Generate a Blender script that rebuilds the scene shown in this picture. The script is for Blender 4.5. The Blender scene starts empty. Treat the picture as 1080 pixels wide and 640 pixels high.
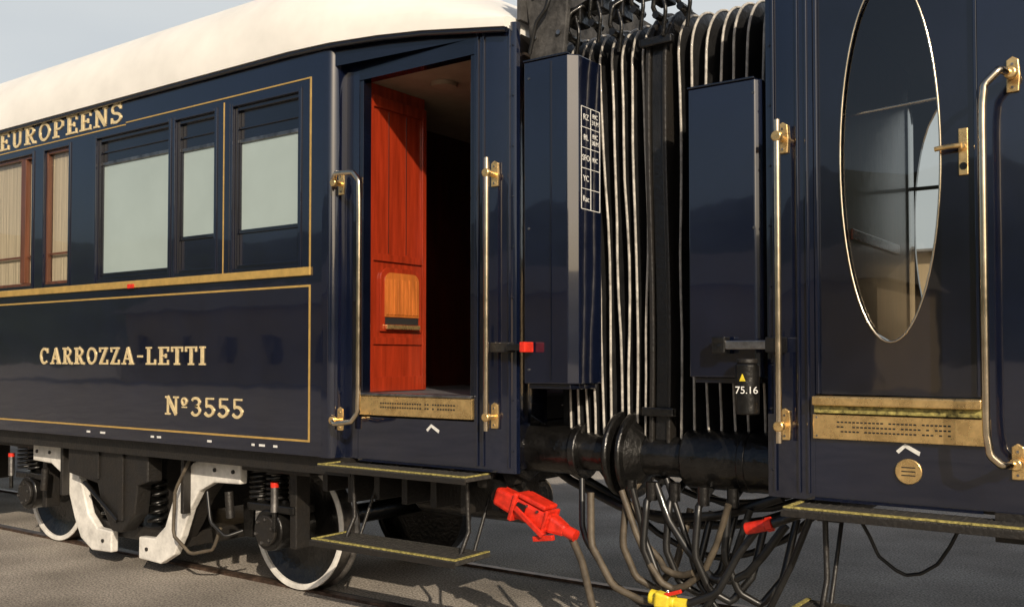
import bpy, bmesh, math, random
from mathutils import Vector, Matrix, noise
random.seed(7)
scene = bpy.context.scene
scene.view_settings.view_transform = 'Standard'
scene.view_settings.look = 'None'
scene.view_settings.exposure = 0

# ------------------------------------------------------------------ materials
def new_mat(name):
    m = bpy.data.materials.new(name); m.use_nodes = True
    nt = m.node_tree
    b = nt.nodes['Principled BSDF']
    return m, nt, b

def mat(name, col, rough=.5, metal=0., coat=0., var=.15, vscale=6., bump=0., bscale=40., stretch=(1,1,1), rvar=.0, spec=.5, dark=None, coat_ior=1.5):
    m, nt, b = new_mat(name)
    b.inputs['Metallic'].default_value = metal
    b.inputs['Coat Weight'].default_value = coat
    b.inputs['Coat Roughness'].default_value = .03
    b.inputs['Coat IOR'].default_value = coat_ior
    b.inputs['Specular IOR Level'].default_value = spec
    geo = nt.nodes.new('ShaderNodeNewGeometry')
    mp = nt.nodes.new('ShaderNodeMapping'); mp.inputs['Scale'].default_value = stretch
    nt.links.new(geo.outputs['Position'], mp.inputs['Vector'])
    n = nt.nodes.new('ShaderNodeTexNoise'); n.inputs['Scale'].default_value = vscale
    n.inputs['Detail'].default_value = 4; n.inputs['Roughness'].default_value = .65
    nt.links.new(mp.outputs['Vector'], n.inputs['Vector'])
    r = nt.nodes.new('ShaderNodeValToRGB')
    r.color_ramp.elements[0].position = .3; r.color_ramp.elements[1].position = .7
    d = dark if dark else tuple(c*(1-var*2) for c in col)
    r.color_ramp.elements[0].color = (*[max(0,x) for x in d], 1)
    r.color_ramp.elements[1].color = (*[c*(1+var*.5) for c in col], 1)
    nt.links.new(n.outputs['Fac'], r.inputs['Fac'])
    nt.links.new(r.outputs['Color'], b.inputs['Base Color'])
    if rvar>0:
        mr = nt.nodes.new('ShaderNodeMapRange')
        mr.inputs['To Min'].default_value = max(0, rough-rvar); mr.inputs['To Max'].default_value = min(1, rough+rvar)
        nt.links.new(n.outputs['Fac'], mr.inputs['Value'])
        nt.links.new(mr.outputs['Result'], b.inputs['Roughness'])
    else: b.inputs['Roughness'].default_value = rough
    if bump > 0:
        n2 = nt.nodes.new('ShaderNodeTexNoise'); n2.inputs['Scale'].default_value = bscale
        n2.inputs['Detail'].default_value = 2
        nt.links.new(mp.outputs['Vector'], n2.inputs['Vector'])
        bp = nt.nodes.new('ShaderNodeBump'); bp.inputs['Strength'].default_value = bump
        bp.inputs['Distance'].default_value = .02
        nt.links.new(n2.outputs['Fac'], bp.inputs['Height'])
        nt.links.new(bp.outputs['Normal'], b.inputs['Normal'])
        nt.links.new(bp.outputs['Normal'], b.inputs['Coat Normal'])
    return m

NAVY = mat('navy_enamel', (.0040,.0070,.021), .14, 0, 1., .15, 2.5, .08, 2.0, rvar=.06, coat_ior=1.65)
NAVYD = mat('navy_enamel_dark', (.0028,.0045,.012), .20, 0, .9, .2, 3, .07, 3, rvar=.06, coat_ior=1.6)
WHITE = mat('white_roof_paint', (.80,.785,.74), .42, 0, .1, .07, 1.6, .06, 4)
WHITEP = mat('white_bogie_paint', (.76,.74,.69), .45, 0, .2, .16, 9, .1, 30)
GOLD = mat('gold_line_paint', (.66,.43,.13), .34, .4, .2, .12, 12)
LETTER = mat('brass_letter', (.92,.74,.42), .34, .35, 0, .12, 25, .05, 60)
BRASS = mat('brass', (.98,.68,.30), .28, .85, 0, .18, 15, .05, 60, rvar=.1)
RAILM = mat('polished_handrail', (.92,.78,.58), .17, 1., 0, .15, 10, rvar=.08)
STEEL = mat('steel', (.42,.41,.40), .35, 1., 0, .3, 12, .1, 50, rvar=.1)
BLACK = mat('black_underframe', (.0095,.009,.0088), .5, 0, .1, .35, 8, .25, 40, rvar=.15, dark=(.018,.015,.012))
GREASE = mat('black_grease_steel', (.010,.0095,.009), .33, .2, .35, .3, 10, .25, 30, rvar=.15)
RUBBER = mat('black_bellows_rubber', (.011,.011,.0115), .42, 0, .2, .3, 6, .2, 30)
PIPING = mat('bellows_piping', (.50,.47,.42), .42, 0, .1, .3, 14, .2, 40)
GREYF = mat('grey_fabric', (.060,.058,.056), .7, 0, 0, .45, 9, .5, 18)
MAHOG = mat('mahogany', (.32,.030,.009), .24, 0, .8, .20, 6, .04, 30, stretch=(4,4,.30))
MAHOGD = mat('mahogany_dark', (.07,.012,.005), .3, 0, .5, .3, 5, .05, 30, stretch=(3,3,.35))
MAHOGW = mat('mahogany_window_frame', (.13,.045,.022), .35, 0, .5, .25, 5, .05, 30, stretch=(3,3,.35))
ORANGE = mat('light_wood_slats', (.52,.15,.028), .35, 0, .5, .2, 8, stretch=(3,3,.5))
CREAM = mat('cream_ceiling', (.34,.25,.17), .6, 0, 0, .1)
FLOORM = mat('vestibule_floor', (.10,.10,.11), .7, 0, 0, .2, 30)
FROST = mat('frosted_glass', (.36,.44,.43), .30, 0, .9, .06, 1.2)
CURT = mat('cream_curtain', (.66,.55,.40), .8, 0, 0, .14, 3, .8, 8, stretch=(9,9,.12))
RED = mat('red_connector', (.72,.030,.012), .4, 0, .2, .22, 20, .15, 30)
YEL = mat('yellow_connector', (.80,.62,.04), .4, 0, .2, .15, 20)
YELE = mat('worn_yellow_edge', (.42,.36,.11), .6, 0, 0, .45, 45)
CAB = mat('black_cable', (.012,.012,.012), .40, 0, .15, .3, 10)
CABB = mat('brown_cable', (.10,.080,.055), .6, 0, 0, .3, 10)
TREAD = mat('step_tread', (.040,.037,.032), .8, 0, 0, .35, 40, .5, 120)
WMARK = mat('white_marking', (.72,.72,.69), .6, 0, 0, .1, 30)
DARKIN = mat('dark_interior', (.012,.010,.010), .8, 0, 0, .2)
RAILS = mat('rail_steel', (.18,.12,.09), .45, .7, 0, .4, 12, .2, 50)

def glass_mat():
    m = bpy.data.materials.new('window_glass'); m.use_nodes = True
    nt = m.node_tree; nt.nodes.clear()
    o = nt.nodes.new('ShaderNodeOutputMaterial'); mx = nt.nodes.new('ShaderNodeMixShader')
    t = nt.nodes.new('ShaderNodeBsdfTransparent'); t.inputs[0].default_value = (.86,.87,.85,1)
    g = nt.nodes.new('ShaderNodeBsdfGlossy'); g.inputs['Roughness'].default_value = .01
    geo = nt.nodes.new('ShaderNodeNewGeometry')
    dp = nt.nodes.new('ShaderNodeVectorMath'); dp.operation='DOT_PRODUCT'
    nt.links.new(geo.outputs['Incoming'],dp.inputs[0]); nt.links.new(geo.outputs['Normal'],dp.inputs[1])
    def M(op,a,b=None):
        n=nt.nodes.new('ShaderNodeMath'); n.operation=op
        for i,x in enumerate((a,b)):
            if x is None: continue
            if isinstance(x,(int,float)): n.inputs[i].default_value=x
            else: nt.links.new(x,n.inputs[i])
        return n.outputs[0]
    ab=M('ABSOLUTE',dp.outputs['Value']); inv=M('SUBTRACT',1.0,ab); p5=M('POWER',inv,4.0); k=M('MULTIPLY',p5,.85); f=M('ADD',k,.10)
    nt.links.new(f, mx.inputs[0]); nt.links.new(t.outputs[0], mx.inputs[1]); nt.links.new(g.outputs[0], mx.inputs[2])
    nt.links.new(mx.outputs[0], o.inputs[0]); return m
GLASS = glass_mat()

def ground_mat():
    m, nt, b = new_mat('asphalt_yard')
    geo = nt.nodes.new('ShaderNodeNewGeometry')
    n1 = nt.nodes.new('ShaderNodeTexNoise'); n1.inputs['Scale'].default_value = 60; n1.inputs['Detail'].default_value = 5
    n2 = nt.nodes.new('ShaderNodeTexNoise'); n2.inputs['Scale'].default_value = .9; n2.inputs['Detail'].default_value = 5
    n3 = nt.nodes.new('ShaderNodeTexVoronoi'); n3.inputs['Scale'].default_value = 85
    for n in (n1,n2,n3): nt.links.new(geo.outputs['Position'], n.inputs['Vector'])
    r1 = nt.nodes.new('ShaderNodeValToRGB')
    r1.color_ramp.elements[0].position=.36; r1.color_ramp.elements[1].position=.64
    r1.color_ramp.elements[0].color=(.17,.155,.135,1); r1.color_ramp.elements[1].color=(.52,.48,.42,1)
    nt.links.new(n1.outputs['Fac'], r1.inputs['Fac'])
    r2 = nt.nodes.new('ShaderNodeValToRGB')
    r2.color_ramp.elements[0].position=.35; r2.color_ramp.elements[1].position=.65
    r2.color_ramp.elements[0].color=(.55,.53,.51,1); r2.color_ramp.elements[1].color=(1.05,1.02,1,1)
    nt.links.new(n2.outputs['Fac'], r2.inputs['Fac'])
    mx = nt.nodes.new('ShaderNodeMix'); mx.data_type='RGBA'; mx.blend_type='MULTIPLY'; mx.inputs['Factor'].default_value=1
    nt.links.new(r1.outputs['Color'], mx.inputs[6]); nt.links.new(r2.outputs['Color'], mx.inputs[7])
    nt.links.new(mx.outputs[2], b.inputs['Base Color'])
    b.inputs['Roughness'].default_value=.9
    ad = nt.nodes.new('ShaderNodeMath'); ad.operation='ADD'
    nt.links.new(n1.outputs['Fac'], ad.inputs[0]); nt.links.new(n3.outputs['Distance'], ad.inputs[1])
    bp = nt.nodes.new('ShaderNodeBump'); bp.inputs['Strength'].default_value=.55; bp.inputs['Distance'].default_value=.015
    nt.links.new(ad.outputs[0], bp.inputs['Height']); nt.links.new(bp.outputs['Normal'], b.inputs['Normal'])
    return m
GROUND = ground_mat()

# ------------------------------------------------------------------ helpers
def empty(name):
    e = bpy.data.objects.new(name, None); scene.collection.objects.link(e); return e
def link(o, parent):
    scene.collection.objects.link(o)
    if parent: o.parent = parent
    return o
def from_bm(bm, name, m, parent, smooth=False, bevel=0.):
    bmesh.ops.recalc_face_normals(bm, faces=bm.faces[:])
    me = bpy.data.meshes.new(name); bm.to_mesh(me); bm.free()
    me.materials.append(m)
    o = bpy.data.objects.new(name, me); link(o, parent)
    if smooth:
        for p in me.polygons: p.use_smooth = True
        try: me.set_sharp_from_angle(angle=math.radians(35))
        except Exception: pass
    if bevel > 0:
        bv = o.modifiers.new('bevel','BEVEL'); bv.width = bevel; bv.segments = 2; bv.limit_method='ANGLE'
    return o
def box(name, x, y, z, m, parent, bevel=.0):
    bm = bmesh.new()
    x=sorted(x); y=sorted(y); z=sorted(z)
    v=[bm.verts.new((a,b,c)) for a in x for b in y for c in z]
    for f in ((0,1,3,2),(4,6,7,5),(0,4,5,1),(2,3,7,6),(0,2,6,4),(1,5,7,3)): bm.faces.new([v[i] for i in f])
    return from_bm(bm,name,m,parent,bevel=bevel)
def prism(name, pts, axis, a0, a1, m, parent, bevel=0., smooth=False):
    bm = bmesh.new()
    def P(p,a):
        return {'y':(p[0],a,p[1]),'z':(p[0],p[1],a),'x':(a,p[0],p[1])}[axis]
    lo=[bm.verts.new(P(p,a0)) for p in pts]; hi=[bm.verts.new(P(p,a1)) for p in pts]
    bm.faces.new(lo); bm.faces.new(hi)
    n=len(pts)
    for i in range(n): bm.faces.new((lo[i],lo[(i+1)%n],hi[(i+1)%n],hi[i]))
    return from_bm(bm,name,m,parent,bevel=bevel,smooth=smooth)
def sheet(name, plan, z0, z1, m, parent):
    bm=bmesh.new(); rows=[]
    for (x,y) in plan: rows.append((bm.verts.new((x,y,z0)),bm.verts.new((x,y,z1))))
    for a,b in zip(rows,rows[1:]): bm.faces.new((a[0],b[0],b[1],a[1]))
    return from_bm(bm,name,m,parent,smooth=True)
def cyl(name, p0, p1, r, m, parent, r1=None, seg=28, bevel=0.):
    p0=Vector(p0); p1=Vector(p1); d=p1-p0
    bm=bmesh.new()
    bmesh.ops.create_cone(bm,cap_ends=True,segments=seg,radius1=r,radius2=r if r1 is None else r1,depth=d.length)
    q=d.to_track_quat('Z','Y').to_matrix().to_4x4()
    bmesh.ops.transform(bm,matrix=Matrix.Translation((p0+p1)/2)@q,verts=bm.verts[:])
    return from_bm(bm,name,m,parent,smooth=True,bevel=bevel)
def tube(name, pts, r, m, parent, smooth=True, cyc=False):
    cu=bpy.data.curves.new(name,'CURVE'); cu.dimensions='3D'; cu.bevel_depth=r; cu.bevel_resolution=3; cu.use_fill_caps=True
    if smooth:
        s=cu.splines.new('NURBS'); s.order_u=3; s.use_endpoint_u=True; cu.resolution_u=5
    else: s=cu.splines.new('POLY')
    s.points.add(len(pts)-1)
    for p,q in zip(s.points,pts): p.co=(*q,1)
    s.use_cyclic_u=cyc
    cu.materials.append(m)
    return link(bpy.data.objects.new(name,cu),parent)
def lathe(name, prof, cx, cz, m, parent, seg=56):
    bm=bmesh.new(); rings=[]
    for r,y in prof:
        rings.append([bm.verts.new((cx+r*math.cos(2*math.pi*i/seg),y,cz+r*math.sin(2*math.pi*i/seg))) for i in range(seg)])
    for a,b in zip(rings,rings[1:]):
        for i in range(seg): bm.faces.new((a[i],a[(i+1)%seg],b[(i+1)%seg],b[i]))
    return from_bm(bm,name,m,parent,smooth=True)
def wall_holes(name, x0,x1,z0,z1,y0,y1,holes,m,parent):
    xs=sorted({x0,x1,*[h[0] for h in holes],*[h[1] for h in holes]}); zs=sorted({z0,z1,*[h[2] for h in holes],*[h[3] for h in holes]})
    def inh(cx,cz): return any(h[0]<cx<h[1] and h[2]<cz<h[3] for h in holes)
    bm=bmesh.new(); V={}
    def v(x,y,z):
        k=(round(x,5),round(y,5),round(z,5))
        if k not in V: V[k]=bm.verts.new(k)
        return V[k]
    solid={(i,j):not inh((xs[i]+xs[i+1])/2,(zs[j]+zs[j+1])/2) for i in range(len(xs)-1) for j in range(len(zs)-1)}
    for (i,j),s in solid.items():
        if not s: continue
        a,b,c,d=xs[i],xs[i+1],zs[j],zs[j+1]
        bm.faces.new((v(a,y0,c),v(b,y0,c),v(b,y0,d),v(a,y0,d)))
        bm.faces.new((v(a,y1,c),v(a,y1,d),v(b,y1,d),v(b,y1,c)))
        if not solid.get((i-1,j)): bm.faces.new((v(a,y0,c),v(a,y0,d),v(a,y1,d),v(a,y1,c)))
        if not solid.get((i+1,j)): bm.faces.new((v(b,y0,c),v(b,y1,c),v(b,y1,d),v(b,y0,d)))
        if not solid.get((i,j-1)): bm.faces.new((v(a,y0,c),v(a,y1,c),v(b,y1,c),v(b,y0,c)))
        if not solid.get((i,j+1)): bm.faces.new((v(a,y0,d),v(b,y0,d),v(b,y1,d),v(a,y1,d)))
    return from_bm(bm,name,m,parent)
def oval_panel(name, x0,x1,z0,z1,y0,y1,cx,cz,rx,rz,m,parent):
    angs=[2*math.pi*i/72 for i in range(72)]+[math.atan2(zz-cz,xx-cx)%(2*math.pi) for xx in (x0,x1) for zz in (z0,z1)]
    angs=sorted(angs); bm=bmesh.new(); inn=[];out=[]
    for a in angs:
        c,s=math.cos(a),math.sin(a)
        k=1/math.sqrt((c/rx)**2+(s/rz)**2)
        t=min([(x1-cx)/c if c>1e-6 else ((x0-cx)/c if c<-1e-6 else 1e9),(z1-cz)/s if s>1e-6 else ((z0-cz)/s if s<-1e-6 else 1e9)])
        inn.append([bm.verts.new((cx+k*c,y,cz+k*s)) for y in (y0,y1)])
        out.append([bm.verts.new((cx+t*c,y,cz+t*s)) for y in (y0,y1)])
    n=len(angs)
    for i in range(n):
        j=(i+1)%n
        bm.faces.new((inn[i][0],inn[j][0],out[j][0],out[i][0])); bm.faces.new((inn[i][1],out[i][1],out[j][1],inn[j][1]))
        bm.faces.new((inn[i][0],inn[i][1],inn[j][1],inn[j][0])); bm.faces.new((out[i][0],out[j][0],out[j][1],out[i][1]))
    return from_bm(bm,name,m,parent)

# ------------------------------------------------------------------ slab-serif lettering
def arc(cx,cy,rx,ry,a0,a1,n=14):
    return [(cx+rx*math.cos(math.radians(a0+(a1-a0)*i/n)),cy+ry*math.sin(math.radians(a0+(a1-a0)*i/n))) for i in range(n+1)]
T,t=.21,.10
G={
'E':(.66,[([(.16,0),(.16,1)],T),([(0,.045),(.64,.045)],t),([(0,.955),(.64,.955)],t),([(.16,.5),(.46,.5)],t),([(.60,0),(.60,.27)],t),([(.60,.73),(.60,1)],t),([(.46,.38),(.46,.62)],t)]),
'L':(.66,[([(.16,0),(.16,1)],T),([(0,.045),(.64,.045)],t),([(0,.955),(.34,.955)],t),([(.60,0),(.60,.30)],t)]),
'I':(.34,[([(.17,0),(.17,1)],T),([(0,.045),(.34,.045)],t),([(0,.955),(.34,.955)],t)]),
'T':(.70,[([(.35,0),(.35,1)],T),([(.18,.045),(.52,.045)],t),([(0,.955),(.70,.955)],t),([(.04,.72),(.04,1)],t),([(.66,.72),(.66,1)],t)]),
'U':(.74,[([(.17,1),(.17,.3)]+arc(.37,.3,.2,.25,180,360)[1:]+[(.59,1)],.15),([(0,.955),(.32,.955)],t),([(.46,.955),(.74,.955)],t)]),
'N':(.78,[([(.14,0),(.14,1)],.11),([(.64,0),(.64,1)],.11),([(.12,.98),(.66,.02)],T),([(0,.045),(.28,.045)],t),([(0,.955),(.22,.955)],t),([(.5,.955),(.78,.955)],t)]),
'R':(.76,[([(.16,0),(.16,1)],T),([(0,.045),(.34,.045)],t),([(0,.955),(.38,.955)]+arc(.38,.73,.2,.225,90,-90)+[(.16,.505)],.12),([(.36,.5),(.58,.07),(.76,.05)],.15)]),
'P':(.68,[([(.16,0),(.16,1)],T),([(0,.045),(.36,.045)],t),([(0,.955),(.40,.955)]+arc(.40,.71,.2,.245,90,-90)+[(.16,.465)],.11),([(.60,.58),(.60,.86)],.11)]),
'O':(.76,[(arc(.38,.5,.30,.45,0,360,28),.15)]),
'C':(.72,[(arc(.38,.5,.30,.45,50,310,24),.15),([(.62,.68),(.62,1)],t)]),
'G':(.76,[(arc(.38,.5,.30,.45,50,320,24),.15),([(.62,.68),(.62,1)],t),([(.44,.43),(.74,.43)],t),([(.62,.08),(.62,.43)],.13)]),
'S':(.62,[(arc(.31,.73,.22,.22,20,255,14)+arc(.31,.27,.24,.23,80,-160,14),.14),([(.54,.70),(.54,1)],t),([(.07,0),(.07,.3)],t)]),
'A':(.82,[([(.12,.03),(.40,.98)],.10),([(.38,.98),(.68,.03)],T),([(.2,.33),(.6,.33)],t),([(0,.045),(.26,.045)],t),([(.52,.045),(.82,.045)],t)]),
'D':(.76,[([(.16,0),(.16,1)],T),([(0,.955),(.34,.955)]+arc(.34,.5,.32,.455,90,-90,18)+[(0,.045)],.12)]),
'X':(.8,[([(.12,.97),(.66,.03)],T),([(.66,.97),(.12,.03)],.1),([(0,.045),(.28,.045)],t),([(.5,.045),(.8,.045)],t),([(0,.955),(.3,.955)],t),([(.5,.955),(.78,.955)],t)]),
'Z':(.66,[([(.02,.955),(.62,.955)],t),([(.04,.045),(.64,.045)],t),([(.54,.96),(.12,.04)],T),([(.06,.72),(.06,1)],t),([(.60,0),(.60,.28)],t)]),
'-':(.5,[([(.08,.47),(.42,.47)],.12)]),
'3':(.62,[(arc(.29,.74,.22,.21,160,-90,14)+arc(.29,.28,.24,.24,88,-160,14),.14)]),
'5':(.62,[([(.54,.95),(.14,.95)],.1),([(.13,.98),(.13,.5)],.1),(arc(.28,.31,.25,.26,130,-155,18),.15)]),
'o':(.42,[(arc(.2,.74,.13,.18,0,360,20),.1),([(.06,.44),(.34,.44)],.07)]),
' ':(.4,[]),
}
def lettering(name, text, x_left, x_right, z0, h, ysurf, m, parent, depth=.007, gap=.17):
    total=sum(G[c][0]+gap for c in text)-gap
    sx=(x_right-x_left)/total
    bm=bmesh.new(); cur=0; k=0
    for ch in text:
        w,strokes=G[ch]
        for pts,th in strokes:
            k=(k+1)%8
            yf=ysurf-depth-k*.0004; yb=ysurf+.001
            P=[Vector((x_left+(cur+p[0])*sx, z0+p[1]*h)) for p in pts]
            W=th*h*.5
            closed=(P[0]-P[-1]).length<1e-4
            rows=[]
            n=len(P)
            for i in range(n):
                if closed and i==n-1: rows.append(rows[0]); break
                a=P[i-1] if i>0 else (P[-2] if closed else P[i]); b=P[i+1] if i<n-1 else P[i]
                d=(b-a).normalized(); nn=Vector((-d.y,d.x))
                if 0<i<n-1:
                    d1=(P[i]-a).normalized(); c=max(.5,abs(d1.dot(d))); ww=W/c
                else: ww=W
                l=P[i]+nn*ww; r=P[i]-nn*ww
                rows.append([bm.verts.new((l.x,yf,l.y)),bm.verts.new((r.x,yf,r.y)),bm.verts.new((r.x,yb,r.y)),bm.verts.new((l.x,yb,l.y))])
            for a,b in zip(rows,rows[1:]):
                for q in range(4): bm.faces.new((a[q],a[(q+1)%4],b[(q+1)%4],b[q]))
            if not closed:
                bm.faces.new(rows[0]); bm.faces.new(rows[-1])
        cur+=w+gap
    return from_bm(bm,name,m,parent)

def small_text(name, s, loc, size, rot, m, parent, ext=.001):
    cu=bpy.data.curves.new(name,'FONT'); cu.body=s; cu.size=size; cu.extrude=ext; cu.materials.append(m)
    cu.align_x='CENTER'; cu.align_y='CENTER'
    o=bpy.data.objects.new(name,cu); o.location=loc; o.rotation_euler=rot
    return link(o,parent)

# ------------------------------------------------------------------ ground and setting
GZ=-.15
bm=bmesh.new()
bm.faces.new([bm.verts.new(p) for p in ((-900,-900,GZ),(900,-900,GZ),(900,900,GZ),(-900,900,GZ))])
from_bm(bm,'ground',GROUND,None)
track=empty('railway_track')
for yy in (.70,2.135):
    prism('rail',[(yy-.036,GZ-.02),(yy+.036,GZ-.02),(yy+.036,-.134),(yy+.030,-.128),(yy-.030,-.128),(yy-.036,-.134)],'x',-60,60,RAILS,track)
    box('flangeway',(-60,60),(yy+.05,yy+.11),(GZ-.01,GZ+.004),BLACK,track)

FOREST=mat('forest_hillside',(.045,.06,.028),.95,0,0,.35,.05,.0)
bm=bmesh.new(); rings=[]
N=160
for k,(R,f) in enumerate(((260,0),(330,.45),(420,.85),(520,1.),(700,.6))):
    row=[]
    for i in range(N):
        a=2*math.pi*i/N; cx,sy=math.cos(a),math.sin(a)
        base=95 if sy<.1 else (95-83*min(1,(sy-.1)/.3))
        h=base*(.72+.5*noise.noise(Vector((cx*2.2,sy*2.2,.3)))+.16*noise.noise(Vector((cx*9,sy*9,k*.4))))
        row.append(bm.verts.new((R*cx,R*sy,GZ-.5+max(.0,h*f))))
    rings.append(row)
for a,b in zip(rings,rings[1:]):
    for i in range(N): bm.faces.new((a[i],a[(i+1)%N],b[(i+1)%N],b[i]))
from_bm(bm,'forested_hills',FOREST,None,smooth=True)

BUFF=mat('buff_plaster',(.46,.35,.21),.9,0,0,.1,.6)
TILE=mat('roof_sheeting',(.20,.18,.15),.9,0,0,.2,3)
def shed(name,x0,x1,y0,y1,h,rise):
    e=empty(name)
    hs=[(x,x+1.6,1.2,3.2) for x in [x0+2+i*5 for i in range(int((x1-x0-4)/5))]]
    wall_holes('walls',x0,x1,GZ,h,y0,y0+.3,hs,BUFF,e)
    wall_holes('back_wall',x0,x1,GZ,h,y1-.3,y1,hs,BUFF,e)
    box('end_wall',(x0,x0+.3),(y0+.301,y1-.301),(GZ,h),BUFF,e); box('end_wall',(x1-.3,x1),(y0+.301,y1-.301),(GZ,h),BUFF,e)
    box('dark_windows',(x0+.4,x1-.4),(y0+.5,y1-.5),(.3,h-.3),DARKIN,e)
    ym=(y0+y1)/2
    prism('roof',[(y0-.6,h),(y1+.6,h),(ym,h+rise)],'x',x0-.6,x1+.6,TILE,e)
shed('station_building',-60,45,38,50,6.0,.8)
shed('station_building.001',-70,-12,-52,-40,5.2,2.2)

# ------------------------------------------------------------------ roof
def roof_loft(parent, M):
    st=[(-30,3.80,.845),(-5.6,3.80,.845),(-5.1,3.80,.81),(-4.7,3.79,.72),(-4.3,3.77,.58),(-3.95,3.74,.42),(-3.65,3.70,.28),(-3.45,3.67,.16),(-3.33,3.65,.06)]
    bm=bmesh.new(); rows=[]
    n=36
    def ins(x): return 0 if x<-4.8 else .10*(min(1,(x+4.8)/1.2))
    for x,ez,R in st:
        y0=-.045+ins(x); y1=2.945-ins(x); c=(y0+y1)/2; a=(y1-y0)/2
        row=[]
        for i in range(n+1):
            th=math.pi*i/n
            row.append(bm.verts.new((M(x),c-a*math.cos(th),ez+R*(math.sin(th)**.85))))
        row=[bm.verts.new((M(x),y0+.02,ez-.05)),bm.verts.new((M(x),y0,ez-.05))]+row+[bm.verts.new((M(x),y1,ez-.05)),bm.verts.new((M(x),y1-.02,ez-.05))]
        rows.append(row)
    for a,b in zip(rows,rows[1:]):
        for i in range(len(a)-1): bm.faces.new((a[i],a[i+1],b[i+1],b[i]))
    bm.faces.new(rows[-1])
    for a,b in zip(rows,rows[1:]): bm.faces.new((a[0],b[0],b[-1],a[-1]))
    from_bm(bm,'roof',WHITE,parent,smooth=True)
    pts=[(M(x),ins(x)-.022,ez-.064) for x,ez,R in st]
    tube('cantrail_moulding',pts,.016,NAVYD,parent,smooth=False)
    bm=bmesh.new(); rr=[]
    for x,ez,R in st[2:]:
        y=ins(x)+.02
        rr.append((bm.verts.new((M(x),y+.005,3.60)),bm.verts.new((M(x),y+.005,ez-.052))))
    for a,b in zip(rr,rr[1:]): bm.faces.new((a[0],b[0],b[1],a[1]))
    from_bm(bm,'cantrail_fascia',NAVYD,parent,smooth=True)

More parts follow.
